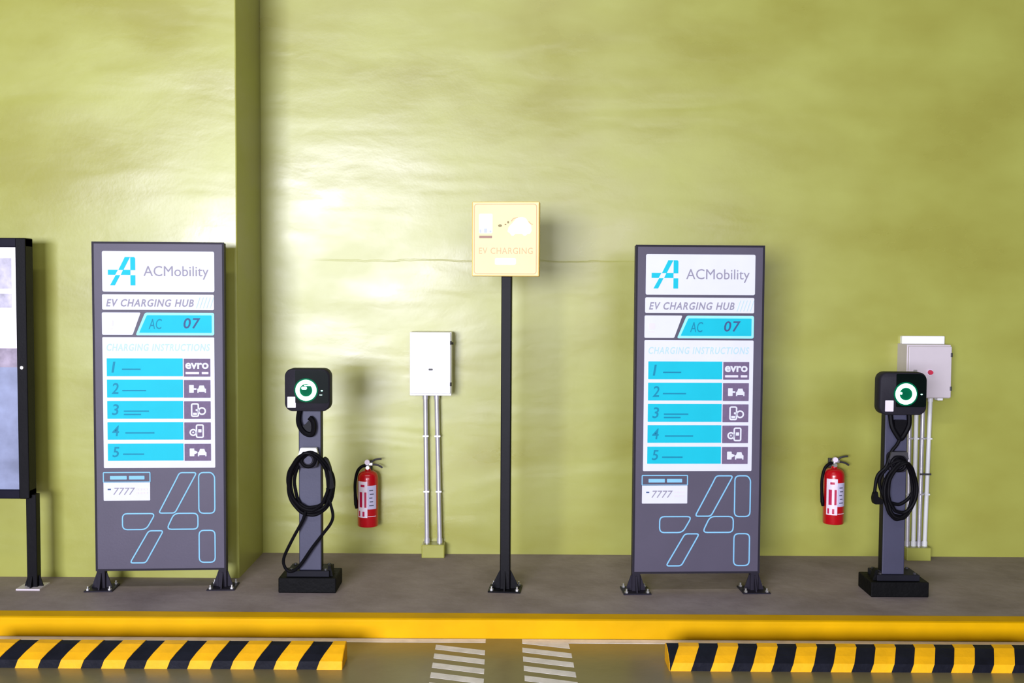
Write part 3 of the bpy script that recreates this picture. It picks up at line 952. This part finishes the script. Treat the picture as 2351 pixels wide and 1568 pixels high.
def make_box2():
    T = thing('electrical_box', 'light grey electrical box with white top flange and red switch', 'electrical box', (2.815, 0, 0), 0, 'wall mounted electrical boxes')
    w, z0, z1, yf = 0.148, 1.128, 1.490, -0.180
    link('enclosure', box(nb(), -w, w, yf, 0.004, z0, z1, 0.003, 2), 'box_grey', T)
    link('top_flange', box(nb(), -w + .016, w + .014, -0.040, 0.004, 1.478, 1.543, 0.006, 2), 'box_white', T)
    d = link('door', box(nb(), -w + .006, w, yf - .020, yf + .002, z0 + .006, z1 - .010, 0.005, 3), 'box_grey', T)
    b_ = nb()
    cyl(b_, (0.002, yf - .018, 1.305), (0.002, yf - .026, 1.305), 0.022, seg=24)
    k = link('switch_plate', b_, 'sticker', d)
    b_ = nb()
    cyl(b_, (0.002, yf - .026, 1.305), (0.002, yf - .046, 1.305), 0.017, 0.014, seg=20)
    link('red_switch', b_, 'knob_red', d, smooth=True)
    b_ = nb()
    prism_xz(b_, rrect(-.110, -.085, 1.298, 1.322, .004, 2), yf - .026, yf - .018)
    link('lock', b_, 'zinc', d)
    for z in (1.422, 1.195):
        b_ = nb()
        cyl(b_, (w - .002, yf - .014, z - .014), (w - .002, yf - .014, z + .014), 0.009, seg=12)
        link('hinge', b_, 'dark_detail', T)
    link('cable_entry', box(nb(), .090, .128, -.12, -.06, z0 - .022, z0 + .002, .003, 1), 'box_white', T)
make_box2()

def conduit(label, xb, xt, zb, zt, group, m, rad=0.0165):
    T = thing('conduit', label, 'conduit', ((xb + xt) / 2, -0.055, 0), 0, group)
    dx = (xt - xb) / 2
    b_ = nb()
    cyl(b_, (-dx, 0, zb), (dx, 0, zt), rad, seg=18)
    link('pipe', b_, m, T, smooth=True)
    for f in (0.0, 0.965):
        b_ = nb()
        za = zb + (zt - zb) * f
        xa = -dx + 2 * dx * f
        cyl(b_, (xa, 0, za), (xa + 2 * dx * .035, 0, za + (zt - zb) * .035), rad + 0.0035, seg=18)
        link('coupling', b_, m, T, smooth=True)
    for f in (0.35, 0.72):
        za = zb + (zt - zb) * f
        xa = -dx + 2 * dx * f
        link('saddle_clip', box(nb(), xa - rad - .003, xa + rad + .003, -rad - .002, 0.057, za - .005, za + .005), m, T)
    return T
g1 = 'conduits under the white box'
conduit('galvanised conduit under the white electrical box, the one on the extinguisher side', -0.580, -0.594, 0.085, 1.127, g1, 'conduit')
conduit('galvanised conduit under the white electrical box, the one on the sign pole side', -0.492, -0.516, 0.085, 1.127, g1, 'conduit')
g2 = 'conduits under the grey box'
for xb, xt, m_, w_ in ((2.745, 2.742, 'conduit', 'first metal conduit'), (2.788, 2.787, 'conduit_white', 'second, white conduit'), (2.826, 2.832, 'conduit', 'third, metal conduit'), (2.866, 2.882, 'conduit_white', 'fourth, white conduit')):
    conduit(w_ + ' from the charger post, under the grey electrical box', xb, xt, 0.085, 1.1285, g2, m_, 0.0145)
b_ = nb()
box(b_, 2.815, 2.892, -0.078, -0.070, 0.585, 0.597)
tag(link('conduit_strap', b_, 'dark_detail'), 'thin dark strap holding the conduits of the grey box together', 'strap')

def block(label, x0, x1, z1):
    b_ = nb()
    box(b_, x0, x1, -0.118, 0.003, -0.004, z1, 0.007, 2)
    tag(link('conduit_block', b_, 'wall'), label, 'concrete block', 'concrete blocks at the conduit feet')
block('small olive painted concrete block under the two galvanised conduits', -0.614, -0.456, 0.090)
block('small olive painted concrete block under the four pale conduits', 2.722, 2.890, 0.088)

# ================================================================== FIRE EXTINGUISHERS
def make_extinguisher(label, x, dz):
    r = 0.071
    T = thing('fire_extinguisher', label, 'extinguisher', (x, -0.094, 0), 0, 'red fire extinguishers hung on the wall')
    zb = 0.215 + dz
    ztop = zb + 0.385
    b_ = nb()
    lathe(b_, [(r - .012, zb), (r - .003, zb + .003), (r, zb + .012), (r, ztop - .055), (r * .96, ztop - .035), (r * .82, ztop - .016), (r * .55, ztop - .004), (.022, ztop), (.019, ztop + .012)], 32)
    cy = link('cylinder', b_, 'red', T, smooth=True)
    # label sleeve panels, curved round the cylinder
    def sleeve(name, m, a0, a1, z0, z1, off, parent=cy):
        bb = nb()
        n = 10
        A = []
        for i in range(n + 1):
            t = R(-90 + a0 + (a1 - a0) * i / n)
            A.append([bb.verts.new(((r + o_) * math.cos(t), (r + o_) * math.sin(t), z)) for o_ in (off, -.001) for z in (z0, z1)])
        for i in range(n):
            p, q = A[i], A[i + 1]
            bb.faces.new((p[0], q[0], q[1], p[1])); bb.faces.new((p[2], p[3], q[3], q[2]))
            bb.faces.new((p[1], q[1], q[3], p[3])); bb.faces.new((p[0], p[2], q[2], q[0]))
        bb.faces.new((A[0][0], A[0][1], A[0][3], A[0][2])); bb.faces.new((A[-1][0], A[-1][2], A[-1][3], A[-1][1]))
        return link(name, bb, m, parent, smooth=True)
    s1 = sleeve('white_label', 'label_white', -58, 4, zb + .070, zb + .318, .0008)
    sleeve('lilac_label', 'label_lilac', 4, 58, zb + .128, zb + .290, .0008)
    sleeve('label_print', 'label_pink', -44, -26, zb + .140, zb + .245, .0014)
    sleeve('label_print', 'label_pink', -13, -1, zb + .140, zb + .245, .0014)
    sleeve('label_print', 'label_pink', -36, -12, zb + .280, zb + .296, .0014)
    sleeve('label_print', 'label_pink', -50, -40, zb + .078, zb + .115, .0014)
    sleeve('label_print', 'label_pink', -24, -12, zb + .078, zb + .112, .0014)
    for k in range(5):
        sleeve('fine_print', 'label_dark', 14 + 3 * (k % 2), 40 - 4 * (k % 3), zb + .150 + .026 * k, zb + .157 + .026 * k, .0014)
    sleeve('label_band', 'label_white', 6, 56, zb + .076, zb + .080, .0008)
    # valve, gauge, handles
    b_ = nb()
    cyl(b_, (0, 0, ztop + .004), (0, 0, ztop + .046), 0.0155, seg=16)
    box(b_, -.016, .034, -.012, .012, ztop + .034, ztop + .056, .003, 1)
    va = link('valve', b_, 'zinc', T)
    b_ = nb()
    cyl(b_, (-.002, -.014, ztop + .060), (-.002, -.034, ztop + .060), 0.0175, seg=20)
    link('gauge', b_, 'label_white', va)
    b_ = nb()
    cyl(b_, (.000, -.020, ztop + .022), (.000, -.030, ztop + .022), 0.013, seg=16)
    link('outlet_nut', b_, 'zinc', va)
    b_ = nb()
    tube(b_, spline([(.020, 0, ztop + .052), (.040, 0, ztop + .070), (.066, 0, ztop + .078), (.092, 0, ztop + .080)], 5), 0.0065, 8)
    link('lever', b_, 'dark_detail', va, smooth=True)
    b_ = nb()
    tube(b_, spline([(.024, 0, ztop + .040), (.050, 0, ztop + .040), (.078, 0, ztop + .032), (.100, 0, ztop + .018)], 5), 0.0065, 8)
    link('carry_handle', b_, 'dark_detail', va, smooth=True)
    b_ = nb()
    tube(b_, spline([(-.014, -.006, ztop + .034), (-.040, -.010, ztop + .028), (-.070, -.012, ztop - .006), (-.086, -.012, ztop - .080), (-.086, -.012, ztop - .160), (-.080, -.012, ztop - .235)], 6),
         lambda t: 0.0105 if t < .8 else 0.0105 + .004 * (t - .8) / .2, 10)
    ho = link('hose', b_, 'rubber', T, smooth=True)
    b_ = nb()
    cyl(b_, (-.080, -.012, ztop - .232), (-.076, -.012, ztop - .262), 0.014, 0.010, seg=14)
    link('nozzle', b_, 'rubber', ho, smooth=True)
    # wall bracket
    br = link('wall_bracket', box(nb(), -.018, .018, 0.066, 0.096, ztop - .16, ztop + .055), 'dark_detail', T)
    b_ = nb()
    box(b_, -.012, .012, .008, .072, ztop + .040, ztop + .048)
    link('bracket_hook', b_, 'dark_detail', br)
    return T
make_extinguisher('red fire extinguisher on the wall beside the station with the slack cable', -0.984, 0.0)
make_extinguisher('red fire extinguisher on the wall beside the station with the tightly coiled cable', 2.218, 0.036)

# ================================================================== WHEEL STOPS
def make_stop(label, x0, x1, yfr, first, per, yw, clip_r):
    T = thing('wheel_stop', label, 'wheel stop', ((x0 + x1) / 2, yfr, ROAD), 0, 'striped wheel stops')
    cx = (x0 + x1) / 2
    prof = [(0.0, 0.0), (0.003, 0.042), (0.045, 0.066), (0.105, 0.092), (0.150, 0.097), (0.165, 0.090), (0.172, 0.0)]
    b_ = nb()
    prism_yz(b_, prof, x0 - cx, x1 - cx)
    link('body', b_, 'stop_black', T)
    # end caps painted yellow
    for xe, s in ((x0, -1), (x1, 1)):
        bb = nb()
        a, b = sorted((xe - cx, xe - cx + s * 0.0025))
        prism_yz(bb, [(y * .99 + .0005, z) for y, z in prof], a - (.001 if s > 0 else 0), b + (.001 if s < 0 else 0))
        link('end_paint', bb, 'stop_yellow', T)
    # slanted yellow bands following the profile, slightly proud
    sl = []
    acc = 0
    for i, (y, z) in enumerate(prof):
        if i: acc += math.hypot(y - prof[i - 1][0], z - prof[i - 1][1])
        sl.append(acc)
    shift = lambda a: 0.060 * min(a, 0.17) / 0.16
    nrm = [(-1, 0), (-.85, .5), (-.45, .9), (-.25, .97), (.2, .98), (.8, .6), (1, 0)]
    for f in first:
        bb = nb()
        rows_ = []
        for i, (y, z) in enumerate(prof):
            xa = min(max(f + shift(sl[i]), x0), x1); xb = min(max(f + yw + shift(sl[i]), x0), x1)
            if clip_r and f + yw > x1 - 0.02: xb = x1
            ny, nz = nrm[i]
            o_ = 0.003
            rows_.append([bb.verts.new((xa - cx, y + ny * o_, z + nz * o_ if i not in (0, 6) else z)), bb.verts.new((xb - cx, y + ny * o_, z + nz * o_ if i not in (0, 6) else z)),
                          bb.verts.new((xa - cx, y - ny * .001, z - nz * .001 if i not in (0, 6) else z)), bb.verts.new((xb - cx, y - ny * .001, z - nz * .001 if i not in (0, 6) else z))])
        for p, q in zip(rows_, rows_[1:]):
            bb.faces.new((p[0], p[1], q[1], q[0])); bb.faces.new((p[2], q[2], q[3], p[3]))
            bb.faces.new((p[0], q[0], q[2], p[2])); bb.faces.new((p[1], p[3], q[3], q[1]))
        bb.faces.new((rows_[0][0], rows_[0][2], rows_[0][3], rows_[0][1])); bb.faces.new((rows_[-1][0], rows_[-1][1], rows_[-1][3], rows_[-1][2]))
        bmesh.ops.remove_doubles(bb, verts=bb.verts, dist=1e-5)
        link('yellow_band', bb, 'stop_yellow', T)
xr = -0.866
bands = [xr - 0.129 - 0.2215 * k for k in range(9)]
make_stop('black and yellow wheel stop below the poster case and slack-cable station', -2.86, xr, -2.012, bands, 0.2215, 0.117, True)
xl = 0.822
bands = [xl + 0.002 + 0.2065 * k for k in range(10)]
make_stop('black and yellow wheel stop below the station beside the grey box', xl, 2.83, -2.004, bands, 0.2065, 0.106, False)
